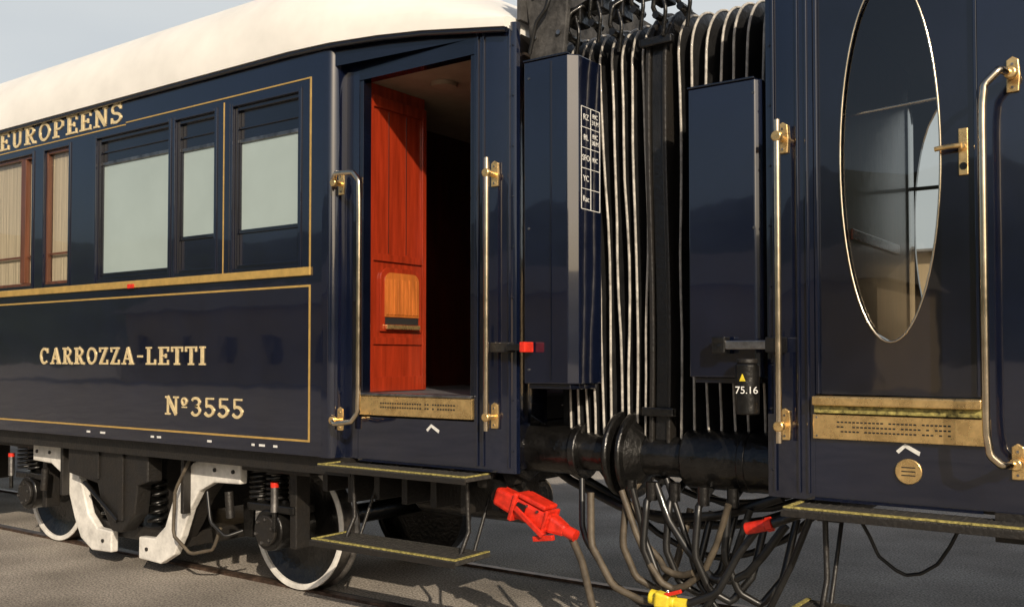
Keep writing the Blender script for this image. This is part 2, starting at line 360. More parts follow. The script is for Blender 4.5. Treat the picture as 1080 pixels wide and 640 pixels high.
# ------------------------------------------------------------------ bogie
def bogie(parent,cx,s):
    b=bpy.data.objects.new('bogie',None); link(b,parent)
    U=lambda u:cx+s*u
    cz=.36
    for u in (1.73,-1.73):
        lathe('wheel_tyre_rim',[(.452,.655),(.452,.636),(.470,.632),(.494,.634),(.498,.644)],U(u),cz,WHITEP,b)
        lathe('wheel_tread',[(.498,.644),(.492,.76),(.52,.772),(.52,.79),(.44,.795)],U(u),cz,STEEL,b)
        lathe('wheel_disc',[(.0,.60),(.10,.60),(.12,.64),(.14,.70),(.25,.715),(.36,.70),(.42,.668),(.452,.655)],U(u),cz,GREASE,b)
        lathe('wheel_back',[(.52,2.035),(.52,2.06),(.5,2.075),(.5,2.19),(.45,2.20),(0,2.15)],U(u),cz,GREASE,b)
        cyl('axle',(U(u),.6,cz),(U(u),2.2,cz),.08,GREASE,b)
        cyl('axlebox',(U(u),.34,cz),(U(u),.60,cz),.155,GREASE,b,bevel=.012)
        cyl('axlebox_cover',(U(u),.31,cz),(U(u),.34,cz),.115,BLACK,b,bevel=.006)
        for k in range(6):
            a=k*math.pi/3+.3
            cyl('cover_bolt',(U(u)+.09*math.cos(a),.295,cz+.09*math.sin(a)),(U(u)+.09*math.cos(a),.31,cz+.09*math.sin(a)),.012,STEEL,b,seg=6)
        box('axlebox_saddle',(U(u-.26),U(u+.26)),(.36,.58),(cz+.13,cz+.19),GREASE,b,.01)
        for du in (-.19,.0):
            pts=[]
            for i in range(76):
                a=i/12*2*math.pi
                pts.append((U(u+du-.02)+.075*math.cos(a),.45+.075*math.sin(a),cz+.20+i/75*.24))
            tube('coil_spring',pts,.015,GREASE,b,smooth=False)
            cyl('spring_cup',(U(u+du-.02),.45,cz+.44),(U(u+du-.02),.45,cz+.47),.11,BLACK,b)
        box('horn_beam',(U(u-.32),U(u+.42)),(.36,.54),(cz+.47,cz+.56),BLACK,b,.01)
        box('horn_guide',(U(u+.20),U(u+.27)),(.38,.52),(cz-.12,cz+.47),BLACK,b,.008)
        sg=1 if u>0 else -1
        cyl('damper_body',(U(u-sg*.38),.30,.42),(U(u-sg*.40),.30,.62),.032,BLACK,b)
        cyl('brake_hanger',(U(u-sg*.62),.7,.2),(U(u-sg*.55),.7,.85),.03,GREASE,b)
        prism('brake_shoe',[(U(u-sg*.56),.2),(U(u-sg*.66),.2),(U(u-sg*.68),.5),(U(u-sg*.54),.52)],'y',.66,.76,GREASE,b)
        cyl('damper_tube',(U(u+sg*.16),.27,.52),(U(u+sg*.16),.27,.70),.028,STEEL,b)
        cyl('damper_cap',(U(u+sg*.16),.27,.70),(U(u+sg*.16),.27,.735),.030,RED,b)
        cyl('damper_rod',(U(u+sg*.16),.27,.40),(U(u+sg*.16),.27,.52),.018,GREASE,b)
    for sg in (1,-1):
        pr=[(1.50,.87),(1.10,.87),(.92,.82),(.78,.70),(.66,.50),(.56,.28),(.42,.17),(.20,.16),(.20,-.02),(.50,-.03),(.68,.06),(.78,.22),(.88,.44),(1.0,.60),(1.18,.68),(1.50,.69)]
        prism('white_side_frame',[(U(sg*u),z) for u,z in pr],'y',.27,.34,WHITEP,b,.012)
        prism('frame_web',[(U(sg*u),z) for u,z in [(1.46,.83),(1.1,.83),(.9,.74),(.7,.5),(.6,.25),(.46,.08),(.6,.1),(.76,.3),(.9,.52),(1.1,.72),(1.46,.73)]],'y',.345,.50,BLACK,b,.004)
        for (u,z) in ((1.42,.78),(1.2,.78),(.32,.07)):
            cyl('frame_rivet',(U(sg*u),.258,z),(U(sg*u),.27,z),.016,BLACK,b,seg=8)
        box('frame_end_beam',(U(sg*1.5),U(sg*2.25)),(.28,.5),(.80,.88),BLACK,b,.01)
        box('frame_stay',(U(sg*.86),U(sg*.90)),(.20,.27),(.42,.86),BLACK,b,.006)
    box('spring_plank',(U(-.66),U(.66)),(.36,2.5),(.10,.22),BLACK,b,.01)
    prism('bolster_box',[(U(a),z) for a,z in ((-.70,.90),(.48,.90),(.48,.64),(.34,.60),(.30,.36),(.12,.20),(-.02,.20),(-.16,.38),(-.24,.58),(-.70,.64))],'y',.16,.30,BLACK,b,.012)
    box('bolster_box_lid',(U(-.74),U(.52)),(.13,.31),(.86,.90),BLACK,b,.006)
    box('bolster_rib',(U(-.26),U(-.20)),(.14,.16),(.62,.86),BLACK,b,.004)
    box('bolster_rib',(U(.1),U(.16)),(.14,.16),(.30,.86),BLACK,b,.004)
    for uu in (-.6,-.45,-.05,.3,.42):
        cyl('bolster_bolt',(U(uu),.118,.88),(U(uu),.13,.88),.014,STEEL,b,seg=6)
    cyl('bolster_rod',(U(-.4),.14,.58),(U(.1),.14,.30),.018,GREASE,b)
    for u0 in (-.45,-.1,.24):
        pts=[]
        for i in range(60):
            a=i/11*2*math.pi
            pts.append((U(u0)+.07*math.cos(a),.42+.07*math.sin(a),.23+i/59*.38))
        tube('bolster_spring',pts,.016,GREASE,b,smooth=False)
    tube('sander_hose',[(U(.95),.22,.85),(U(.82),.18,.6),(U(.80),.18,.25),(U(1.0),.2,.12),(U(1.25),.22,.18),(U(1.3),.25,.35)],.014,CABB,b)
    tube('brake_hose',[(U(1.2),.2,.62),(U(1.28),.17,.4),(U(1.42),.2,.3),(U(1.5),.3,.34)],.014,CAB,b)
    tube('brake_pipe',[(U(-2.2),.24,.93),(U(-.9),.22,.92),(U(.9),.22,.92),(U(2.2),.24,.9)],.016,GREASE,b)
    box('bogie_crossbeam',(U(-.25),U(.25)),(.5,2.4),(.3,.8),BLACK,b,.01)
    box('far_side_frame',(U(-2.2),U(2.2)),(2.40,2.52),(.45,.82),BLACK,b,.02)
    return b

# ------------------------------------------------------------------ handrails
def handrail(parent, path, mounts, r=.0165):
    tube('handrail',path,r,RAILM,parent)
    for (x,y,z,yw) in mounts:
        prism('handrail_bracket',[(x-.024,z-.07),(x+.024,z-.07),(x+.030,z),(x+.024,z+.07),(x,z+.085),(x-.024,z+.07)],'y',yw-.014,yw,BRASS,parent,.004)
        cyl('handrail_stud',(x,yw-.014,z),(x,y,z),.016,BRASS,parent)
        cyl('handrail_boss',(x,y-.018,z),(x,y+.018,z),.026,BRASS,parent,bevel=.006)
        for dz in (-.05,.05): cyl('bracket_screw',(x,yw-.018,z+dz),(x,yw-.014,z+dz),.006,STEEL,parent,seg=8)

# ------------------------------------------------------------------ carriages
def car_shell(P,e,j1,j2,c1,c2,sgn,holes,far_j=True):
    far=c2+sgn*22
    wall_holes('body_side',min(c2,far),max(c2,far),.99,3.775,0,.05,holes,NAVY,P)
    pl=[(c2,0),(c2-sgn*.04,.004)]
    for i in range(1,8):
        a=math.pi/2*i/7
        pl.append((c2-sgn*.04+(c1-c2+sgn*.04)*math.sin(a),.004+.116*(1-math.cos(a))))
    pl.append((j2,.12)); pl.append((j2,.20))
    sheet('body_corner',pl,.985,3.775,NAVY,P)
    s=1 if e>j1 else -1
    pl=[(j1,.20),(j1,.12),(e-s*.03,.12),(e-s*.008,.13),(e,.155),(e-s*.10,.32),(e-s*.2,.60),(e-s*.2,.74)]
    sheet('end_wall',pl,.97,3.64,NAVY,P)
    pl=[(e-s*.2,2.16),(e-s*.2,2.3),(e-s*.1,2.58),(e,2.745)]+([(e-s*.03,2.78),(j1,2.78)] if far_j else [])
    sheet('end_wall',pl,.97,3.64,NAVY,P)
    box('door_lintel',(j1,j2),(.12,.2),(3.50,3.72),NAVYD,P)
    box('door_apron',(j1,j2),(.122,.2),(.97,1.262),NAVY,P)
    for xx in (j1+s*.03,j1+s*.075,e-s*.05): box('pillar_bead',(xx-.006,xx+.006),(.108,.1195),(1.0,3.62),NAVY,P,.003)
    for k in range(9):
        cyl('pillar_rivet',(e-s*.028,.114,1.1+k*.3),(e-s*.028,.12,1.1+k*.3),.006,NAVYD,P,seg=8)
    wall_holes('far_side',min(j2,far),max(j2,far),.99,3.775,2.85,2.9,holes,NAVY,P)
    box('car_floor',(e-s*.22,far),(.21,2.84),(1.25,1.40),BLACK,P)
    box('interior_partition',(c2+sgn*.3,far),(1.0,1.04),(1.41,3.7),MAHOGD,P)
    box('compartment_end',(far,far-sgn*.05),(.051,2.849),(.99,3.77),NAVY,P)
    box('solebar',(j2+sgn*.05,far),(.10,.20),(.86,.985),BLACK,P)
    box('underframe',(e-s*.25,far),(.75,2.1),(.88,1.2),BLACK,P)
    box('headstock',(e-s*.22,e-s*.34),(.18,2.72),(.86,1.24),BLACK,P,.01)

C=empty('sleeping_car')
Wn=[(-9.90,-8.52),(-8.32,-7.92),(-7.50,-6.50),(-6.42,-5.94),(-5.73,-5.03)]
extra=[(-11.8,-10.7),(-13.4,-12.4),(-15.2,-14.2),(-17.2,-16.2),(-19.2,-18.2),(-21.2,-20.2),(-23.2,-22.2)]
ZB,ZT=2.29,3.47
holes=[(a,b,ZB,ZT) for a,b in Wn+extra]
car_shell(C,-3.285,-3.60,-4.575,-4.69,-4.80,-1,holes)
roof_loft(C,lambda x:x)
def window(P,a,b,kind,g0=ZB+.05,g1=ZT-.05):
    f=.028
    fm=MAHOGW if kind=='curtain' else NAVYD
    for (x,z) in (((a+.001,a+f),(ZB+.001,ZT-.001)),((b-f,b-.001),(ZB+.001,ZT-.001)),((a+f+.001,b-f-.001),(ZB+.001,ZB+f)),((a+f+.001,b-f-.001),(ZT-f,ZT-.001))):
        box('window_frame',x,(.018,.060),z,fm,P,.003)
    y=.036
    if kind=='curtain':
        box('curtain',(a+f,b-f),(.066,.070),(ZB+f,ZT-f),CURT,P)
        bm=bmesh.new(); bm.faces.new([bm.verts.new(p) for p in ((a+f,.045,ZB+f),(b-f,.045,ZB+f),(b-f,.045,ZT-f),(a+f,.045,ZT-f))]); from_bm(bm,'glass',GLASS,P)
        for zz in (2.56,): box('sash_rail',(a+f+.002,b-f-.002),(.034,.044),(zz-.010,zz+.010),fm,P,.002)
    else:
        box('frosted_pane',(a+f+.015,b-f-.015),(y+.008,y+.02),(g0,g1),FROST,P)
        for z in (g0,g1): box('sash_rail',(a+f+.002,b-f-.002),(y-.006,y+.022),(z-.014,z+.014),STEEL if z==g1 else NAVYD,P,.003)
        for x in (a+f+.01,b-f-.01): box('sash_stile',(x-.009,x+.009),(y-.004,y+.022),(g0+.015,g1-.015),NAVYD,P,.002)
        box('sash_backing',(a+f,b-f),(y+.03,y+.04),(ZB+f,ZT-f),NAVY,P)
        if g1<ZT-.1: box('upper_light',(a+f+.003,b-f-.003),(y+.012,y+.028),(g1+.016,ZT-f-.002),NAVYD,P)
        if g1<ZT-.1: box('upper_light_rail',(a+f+.003,b-f-.003),(y-.002,y+.011),(g1+.09,g1+.105),NAVYD,P,.002)
        if g0>ZB+.1: box('lower_sash',(a+f+.003,b-f-.003),(y+.006,y+.028),(ZB+f+.002,g0-.016),NAVY,P)
    for (x,z) in (((a-.03,a-.001),(ZB-.03,ZT+.03)),((b+.001,b+.03),(ZB-.03,ZT+.03)),((a,b),(ZT+.001,ZT+.03)),):
        box('window_surround',x,(-.010,.001),z,NAVY,P,.004)
window(C,*Wn[0],'curtain'); window(C,*Wn[1],'curtain')
window(C,*Wn[2],'frost',2.335,3.26); window(C,*Wn[3],'frost',2.56,3.24); window(C,*Wn[4],'frost',2.56,3.22)
for a,b in extra: window(C,a,b,'curtain')
box('window_mullion',(-8.74,-8.66),(.010,.060),(ZB+.03,ZT-.03),MAHOGW,C,.004)
XF=-26.7
XR=-4.92
box('gold_waist_band',(XF,XR+.02),(-.016,.001),(2.205,2.262),GOLD,C,.004)
box('gold_line',(XF,XR-.0005),(-.004,.001),(2.128,2.142),GOLD,C)
box('gold_line',(XF,XR-.0005),(-.004,.001),(1.082,1.096),GOLD,C)
box('gold_line',(XR,XR+.014),(-.004,.001),(1.082,2.142),GOLD,C)
box('gold_line',(-7.08,XR-.0005),(-.004,.001),(3.545,3.555),GOLD,C)
box('gold_line',(XR,XR+.012),(-.004,.001),(2.263,3.555),GOLD,C)
box('gold_line',(-5.84,-5.832),(-.004,.001),(2.263,3.52),GOLD,C)
box('gold_line',(XF,-7.09),(-.004,.001),(3.530,3.540),GOLD,C)
lettering('company_lettering','GRANDS EXPRESS EUROPEENS',-12.35,-7.14,3.565,.158,0,LETTER,C)
lettering('car_type_lettering','CARROZZA-LETTI',-8.35,-6.03,1.595,.138,0,LETTER,C)
lettering('car_number_lettering','No3555',-6.51,-5.59,1.215,.14,0,LETTER,C)
for i,(x,w) in enumerate(((-7.6,.05),(-7.4,.07),(-6.7,.04),(-6.62,.05),(-6.0,.05),(-5.5,.03),(-5.42,.06),(-5.27,.04))):
    box('stencil_mark',(x,x+w),(-.002,.001),(1.028,1.044),WMARK,C)
box('red_lever',(-7.0,-6.92),(-.03,-.016),(2.20,2.235),RED,C,.004)

# vestibule of open door
V=bpy.data.objects.new('vestibule',None); link(V,C)
J2=-4.575
box('brass_sill_plate',(J2+.005,-3.605),(.105,.2),(1.275,1.40),BRASS,V,.004)
for k in range(2):
    for q in range(30):
        if random.random()<.85: box('plate_inscription',(-4.36+q*.021,-4.36+q*.021+.013),(.1035,.106),(1.325+k*.026,1.335+k*.026),BLACK,V)
box('sill_lip',(J2+.005,-3.605),(.095,.22),(1.402,1.420),STEEL,V,.004)
box('vestibule_floor',(-5.25,-3.51),(.221,2.84),(1.40,1.415),FLOORM,V)
XW=J2-.015
box('mahogany_partition',(XW-.065,XW),(.205,.80),(1.416,3.52),MAHOG,V)
for y in ((.215,.262),(.765,.805)): box('partition_stile',(XW+.001,XW+.017),y,(1.42,3.44),MAHOG,V,.003)
for z in ((1.42,1.52),(1.74,1.79),(2.31,2.36),(3.36,3.44)): box('partition_rail',(XW+.001,XW+.015),(.263,.764),z,MAHOG,V,.003)
for y0 in (.42,.60): box('panel_groove',(XW+.001,XW+.004),(y0,y0+.005),(2.37,3.35),MAHOGD,V)
def rr(y0,y1,z0,z1,r):
    p=[]
    for cy,cz,a in ((y1-r,z1-r,0),(y0+r,z1-r,90)):
        for i in range(7): p.append((cy+r*math.cos(math.radians(a+i*15)),cz+r*math.sin(math.radians(a+i*15))))
    return p+[(y0,z0),(y1,z0)]
prism('cupboard_frame',rr(.33,.75,1.83,2.27,.08),'x',XW+.002,XW+.020,MAHOG,V,.003)
prism('cupboard_shutter',rr(.365,.715,1.93,2.235,.06),'x',XW+.021,XW+.027,ORANGE,V)
for k in range(9): box('shutter_slat',(XW+.027,XW+.035),(.375+k*.038,.375+k*.038+.026),(1.945,2.19),ORANGE,V,.003)
box('cupboard_tray',(XW+.021,XW+.045),(.37,.71),(1.845,1.875),BRASS,V,.004)
box('cupboard_slot',(XW+.021,XW+.024),(.37,.71),(1.88,1.925),DARKIN,V)
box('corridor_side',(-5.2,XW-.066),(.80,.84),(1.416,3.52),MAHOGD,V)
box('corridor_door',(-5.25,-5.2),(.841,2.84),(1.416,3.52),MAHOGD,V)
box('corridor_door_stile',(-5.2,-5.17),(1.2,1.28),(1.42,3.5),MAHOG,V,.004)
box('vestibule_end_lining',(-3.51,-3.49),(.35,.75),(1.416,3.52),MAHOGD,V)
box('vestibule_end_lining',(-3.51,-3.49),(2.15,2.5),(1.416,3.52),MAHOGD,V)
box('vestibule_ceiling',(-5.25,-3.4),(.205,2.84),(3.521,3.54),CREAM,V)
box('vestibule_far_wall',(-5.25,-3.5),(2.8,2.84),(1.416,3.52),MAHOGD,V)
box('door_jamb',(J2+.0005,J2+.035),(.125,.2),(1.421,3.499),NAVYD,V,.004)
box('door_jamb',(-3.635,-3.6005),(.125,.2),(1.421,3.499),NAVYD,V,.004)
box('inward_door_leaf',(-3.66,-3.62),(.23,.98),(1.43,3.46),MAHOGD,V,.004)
cyl('ceiling_lamp',(-4.2,.55,3.49),(-4.2,.55,3.52),.09,CREAM,V)

handrail(C,[(-4.665,-.03,2.82),(-4.60,-.07,2.85),(-4.44,-.075,2.84),(-4.385,-.075,2.78),(-4.38,-.075,2.65),(-4.38,-.075,2.0),(-4.38,-.075,1.42),(-4.385,-.075,1.30),(-4.44,-.075,1.24),(-4.60,-.07,1.22),(-4.665,-.03,1.24)],[(-4.655,-.03,2.80,.045),(-4.655,-.03,1.24,.045)])
handrail(C,[(-3.44,.03,2.83),(-3.44,.03,2.0),(-3.44,.03,1.22)],[(-3.44,.03,2.74,.12),(-3.44,.03,1.30,.12)])
box('door_keep',(-3.44,-3.30),(.06,.119),(1.68,1.74),BLACK,C,.006); box('door_keep_handle',(-3.30,-3.20),(.03,.11),(1.69,1.73),GREASE,C,.006)
box('red_tip',(-3.20,-3.16),(.025,.115),(1.68,1.74),RED,C,.005)
def chevron(P,x,z,y):
    prism('white_chevron',[(x,z),(x+.04,z+.035),(x+.105,z+.0),(x+.10,z-.018),(x+.04,z+.016),(x+.012,z-.012)],'y',y-.003,y,WMARK,P)
chevron(C,-3.98,1.20,.122)
def steps(P,x0,x1):
    def st(n,xa,xb,ya,yb,z0,z1):
        box(n,(xa,xb),(ya,yb),(z0,z1),TREAD,P,.004)
        box(n+'_lip',(xa-.004,xb+.004),(ya-.008,ya-.001),(z0-.012,z1-.006),BLACK,P,.002)
        box(n+'_yellow_edge',(xa+.002,xb-.002),(ya+.003,ya+.030),(z1+.0005,z1+.009),YELE,P,.002)
        box(n+'_yellow_edge',(xb-.026,xb-.003),(ya+.032,yb-.003),(z1+.0005,z1+.0085),YELE,P,.002)
        box(n+'_yellow_edge',(xa+.003,xa+.026),(ya+.032,yb-.003),(z1+.0005,z1+.0085),YELE,P,.002)
        for q in range(int((xb-xa)/.05)-1):
            box(n+'_rib',(xa+.05+q*.05,xa+.06+q*.05),(ya+.035,yb-.02),(z1+.0005,z1+.004),TREAD,P)
    st('upper_step',x0-.02,x1+.02,-.09,.16,.925,.950)
    st('lower_step',x0,x1,-.16,.18,.452,.480)
    for x in (x0+.12,x1-.12):
        tube('step_hanger',[(x,.1,.92),(x,.12,.6),(x,.02,.44),(x,-.13,.44)],.014,BLACK,P,smooth=False)
        tube('step_brace',[(x,.4,.93),(x,.16,.445)],.011,BLACK,P,smooth=False)
steps(C,-4.72,-3.52)

def buffer(P,xb,xh,y,s):
    z=1.09
    cyl('buffer_base',(xb,y,z),(xb+s*.05,y,z),.21,GREASE,P,seg=8,bevel=.01)
    cyl('buffer_housing',(xb+s*.05,y,z),(xb+s*.45,y,z),.145,GREASE,P,bevel=.01)
    cyl('buffer_collar',(xb+s*.42,y,z),(xb+s*.47,y,z),.168,GREASE,P,bevel=.008)
    cyl('buffer_shank',(xb+s*.45,y,z),(xh-s*.04,y,z),.115,GREASE,P)
    cyl('buffer_head_boss',(xh-s*.10,y,z),(xh-s*.035,y,z),.12,GREASE,P,r1=.2)
    cyl('buffer_head',(xh-s*.035,y,z),(xh,y,z),.25,GREASE,P,bevel=.012)
    for k in range(4):
        a=math.pi/4+k*math.pi/2
        cyl('buffer_bolt',(xb+s*.05,y+.175*math.cos(a),z+.175*math.sin(a)),(xb+s*.075,y+.175*math.cos(a),z+.175*math.sin(a)),.02,STEEL,P,seg=6)
for y in (.50,2.38):
    buffer(C,-3.50,-2.765,y,1)
bogie(C,-7.46,1); bogie(C,-21.5,1)
for x in (-11.4,-13.6,-15.8,-17.6):
    box('equipment_box',(x-.8,x+.8),(.15,.9),(.35,.86),BLACK,C,.02)
    box('equipment_lid',(x-.7,x+.7),(.13,.149),(.42,.8),GREASE,C,.004)
tube('brake_pipe',[(-26,.6,.8),(-10,.6,.78),(-6,.5,.82),(-3.5,.5,.85)],.025,GREASE,C)
for i in range(7):
    x=-5.1+i*.25
    box('underframe_bracket',(x,x+.05),(.3,.75),(.62+.1*random.random(),.9),BLACK,C,.005)
box('air_tank_bracket',(-5.0,-4.2),(.6,.7),(.7,.86),GREASE,C,.01)
cyl('air_reservoir',(-5.0,1.3,.62),(-3.9,1.3,.62),.17,GREASE,C,bevel=.03)

# ---- right car
D=empty('sleeping_car.001')
rw=[(.0,1.0),(1.4,2.4),(3.4,4.4),(5.4,6.4),(7.4,8.4),(10.4,11.4),(13.4,14.4),(16.4,17.4)]
rh=[(a,b,ZB,ZT) for a,b in rw]
car_shell(D,-1.775,-1.53,-.80,-.50,-.385,1,rh,far_j=False)
roof_loft(D,lambda x:-5.06-x)
for a,b in rw: window(D,a,b,'curtain' if a>2 else 'frost',2.335,3.24)
box('gold_waist_band',(-.25,21.5),(-.016,.001),(2.205,2.262),GOLD,D,.004)
box('gold_line',(-.25,21.5),(-.004,.001),(2.128,2.142),GOLD,D); box('gold_line',(-.25,21.5),(-.004,.001),(1.082,1.096),GOLD,D)
ox,oz,orx,orz=-1.185,2.58,.226,.86
oval_panel('entrance_door',-1.51,-.82,1.475,3.50,.150,.19,ox,oz,orx,orz,NAVYD,D)
for x in ((-1.529,-1.511),(-.819,-.801)): box('door_jamb',x,(.125,.2),(1.475,3.499),NAVY,D,.004)
pts=[(ox+(orx-.002)*math.cos(2*math.pi*i/64),.148,oz+(orz-.002)*math.sin(2*math.pi*i/64)) for i in range(64)]
tube('oval_window_bezel',pts,.0055,RAILM,D,smooth=False,cyc=True)
def oval_face(name,cx,y):
    bm=bmesh.new(); bm.faces.new([bm.verts.new((cx+orx*math.cos(2*math.pi*i/64),y,oz+orz*math.sin(2*math.pi*i/64))) for i in range(64)]); from_bm(bm,name,GLASS,D)
oval_face('oval_glass',ox,.172)
FX=-1.455
oval_panel('far_entrance_door',-1.775,-.80,1.40,3.6,2.76,2.80,FX,oz,orx,orz,NAVYD,D)
oval_face('far_oval_glass',FX,2.78)
tube('far_window_bar',[(-1.76,2.70,2.84),(-1.0,2.70,2.84)],.014,GREASE,D,smooth=False)
tube('inner_guard_rail',[(-1.50,.30,2.83),(-.85,.30,2.87)],.008,RAILM,D,smooth=False)
box('vestibule_floor',(-1.57,-.3),(.21,2.76),(1.401,1.415),FLOORM,D)
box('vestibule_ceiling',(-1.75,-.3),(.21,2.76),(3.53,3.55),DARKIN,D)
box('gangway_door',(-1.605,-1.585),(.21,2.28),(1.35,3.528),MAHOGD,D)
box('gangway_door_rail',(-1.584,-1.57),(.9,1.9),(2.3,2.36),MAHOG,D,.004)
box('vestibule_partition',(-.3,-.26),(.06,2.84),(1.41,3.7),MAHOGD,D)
# door lock
box('lock_plate',(-.885,-.845),(.142,.1495),(2.46,2.67),BRASS,D,.006)
cyl('lock_spindle',(-.865,.10,2.585),(-.865,.142,2.585),.014,BRASS,D)
tube('lever_handle',[(-.865,.10,2.585),(-.92,.098,2.585),(-.975,.10,2.58)],.011,BRASS,D)
cyl('keyhole_escutcheon',(-.865,.138,2.50),(-.865,.142,2.50),.016,GREASE,D)
box('brass_threshold',(-1.525,-.79),(.055,.149),(1.425,1.468),BRASS,D,.006)
box('threshold_strip',(-1.525,-.79),(.085,.122),(1.388,1.424),YELE,D,.004)
box('brass_sill_plate',(-1.535,-.765),(.098,.1215),(1.265,1.382),BRASS,D,.004)
for k in range(3):
    for q in range(28):
        if random.random()<.85: box('plate_inscription',(-1.42+q*.018,-1.42+q*.018+.012),(.0965,.099),(1.300+k*.022,1.307+k*.022),BLACK,D)
for x in (-1.515,-.785):
    for z in (1.28,1.367): cyl('plate_screw',(x,.095,z),(x,.099,z),.005,STEEL,D,seg=8)
chevron(D,-1.16,1.225,.122)
cyl('brass_medallion',(-1.105,.110,1.135),(-1.105,.1215,1.135),.058,BRASS,D,bevel=.003)
for k in range(3): box('medallion_text',(-1.135,-1.075),(.1085,.1102),(1.115+k*.018,1.120+k*.018),BLACK,D)
handrail(D,[(-1.675,.03,2.80),(-1.675,.03,2.0),(-1.675,.03,1.24)],[(-1.675,.03,2.72,.12),(-1.675,.03,1.32,.12)])
handrail(D,[(-.66,.06,2.86),(-.69,-.03,2.86),(-.745,-.05,2.80),(-.755,-.05,2.70),(-.755,-.05,2.0),(-.755,-.05,1.34),(-.74,-.05,1.24),(-.70,-.03,1.20),(-.66,.06,1.20)],[(-.66,.05,2.86,.12),(-.66,.05,1.20,.12)])
steps(D,-1.60,-.45)
for y in (.50,2.38): buffer(D,-1.56,-2.715,y,-1)
cyl('buffer_sleeve',(-1.75,.50,1.09),(-2.36,.50,1.09),.165,GREASE,D,bevel=.012)
bogie(D,2.40,-1); bogie(D,17,-1)
box('latch_bar',(-2.02,-1.70),(.04,.075),(1.69,1.735),STEEL,D,.006); box('latch_plate',(-2.02,-1.95),(.03,.10),(1.67,1.755),GREASE,D,.006)
box('latch_block',(-1.74,-1.66),(.02,.119),(1.675,1.75),GREASE,D,.006)
cyl('tail_lamp_socket_body',(-1.845,.06,1.37),(-1.845,.06,1.62),.058,GREASE,D,bevel=.008)
cyl('tail_lamp_socket_cap',(-1.845,.06,1.62),(-1.845,.06,1.645),.05,BLACK,D,bevel=.006)
small_text('stencil_number','75.16',(-1.825,-.001,1.49),.050,(math.pi/2,0,.33),WMARK,D)
prism('warning_triangle',[(-1.860,1.535),(-1.830,1.535),(-1.845,1.570)],'y',-.006,.0,YEL,D)

# ------------------------------------------------------------------ gangway
Gw=empty('gangway_bellows')
def rect_path(o=0.,n=8):
    y0,y1,zt,zb,r=.47,2.43,3.66,1.10,.30
    p=[(y0-o,zb+(zt-r-zb)*i/10) for i in range(11)]
    for i in range(1,n+1):
        a=math.pi-math.pi/2*i/n
        p.append((y0+r+(r+o)*math.cos(a),zt-r+(r+o)*math.sin(a)))
    p.append(((y0+y1)/2,zt+o))
    for i in range(0,n+1):
        a=math.pi/2-math.pi/2*i/n
        p.append((y1-r+(r+o)*math.cos(a),zt-r+(r+o)*math.sin(a)))
    p+= [(y1+o,zb+(zt-r-zb)*(10-i)/10) for i in range(1,11)]
    return p
def bellows(x0,x1,n,name,lean):
    bm=bmesh.new(); rows=[]; ridge=[]
    for k in range(2*n+1):
        o=.0 if k%2==1 else -.12
        f=k/(2*n)
        x=x0+(x1-x0)*f
        row=[]
        for (y,z) in rect_path(o):
            q=(3.6-z)/2.5
            xx=x+lean(f,q)+.016*noise.noise(Vector((k*1.7,z*1.8,y)))
            yy=y+.025*noise.noise(Vector((k*2.3+5,z*1.3,0)))
            row.append((xx,yy,z))
        rows.append([bm.verts.new(p) for p in row])
        if k%2==1: ridge.append(row)
    for a,b in zip(rows,rows[1:]):
        for i in range(len(a)-1): bm.faces.new((a[i],a[i+1],b[i+1],b[i]))
    from_bm(bm,name,RUBBER,Gw,smooth=True)
    for r in ridge: tube('fold_piping',r,.0078,PIPING,Gw)
bellows(-3.34,-2.60,10,'left_fold_sheet',lambda f,q:.17*max(0,q)*(1-f)+.035*math.sin(q*2.6)*(1-f*.5))
bellows(-2.44,-1.78,8,'right_fold_sheet',lambda f,q:-.04*math.sin(q*2.8)*f)
def uframe(x0,x1,oo,oi,name,m,wav=0):
    a=rect_path(oo); b=rect_path(oi); bm=bmesh.new(); R=[]
    for p,q in zip(a,b):
        w=wav*math.sin((p[1]-1.1)*2.4)
        R.append([bm.verts.new((x+w,pp[0],pp[1])) for pp in (p,q) for x in (x0,x1)])
    for r,s in zip(R,R[1:]):
        for i,j in ((0,1),(1,3),(3,2),(2,0)): bm.faces.new((r[i],r[j],s[j],s[i]))
    bm.faces.new((R[0][0],R[0][1],R[0][3],R[0][2])); bm.faces.new((R[-1][0],R[-1][1],R[-1][3],R[-1][2]))
    return from_bm(bm,name,m,Gw,bevel=.008)
uframe(-2.585,-2.555,.05,-.16,'connecting_frame',BLACK,.012); uframe(-2.475,-2.45,.05,-.16,'connecting_frame',BLACK,.012)
uframe(-2.553,-2.477,.03,-.12,'frame_rubber_seal',RUBBER,.012)
for z in (1.32,3.42):
    box('frame_clamp',(-2.61,-2.41),(.385,.43),(z,z+.05),GREASE,Gw,.008)
for (x,z) in ((-3.05,3.70),(-2.9,3.76),(-2.76,3.68),(-2.62,3.78),(-2.48,3.72),(-2.33,3.74)):
    tube('hanger_hook',[(x,.42,z-.18),(x-.03,.36,z-.1),(x-.01,.35,z),(x+.05,.40,z+.05),(x+.08,.5,z+.02)],.014,GREASE,Gw)
    cyl('hanger_bolt',(x,.33,z-.15),(x,.45,z-.15),.022,GREASE,Gw,seg=8)
    box('hanger_block',(x-.05,x+.05),(.38,.5),(z-.06,z+.05),GREASE,Gw,.01)
    tube('hanger_strap',[(x+.02,.37,z-.02),(x+.05,.36,z-.12),(x+.02,.38,z-.26)],.012,GREASE,Gw)
tube('top_bar',[(-3.15,.44,3.72),(-2.85,.40,3.80),(-2.5,.42,3.76),(-2.1,.42,3.80)],.022,GREASE,Gw)
tube('top_bar',[(-3.2,.40,3.86),(-2.9,.36,3.84),(-2.6,.40,3.90),(-2.3,.42,3.88)],.018,GREASE,Gw)
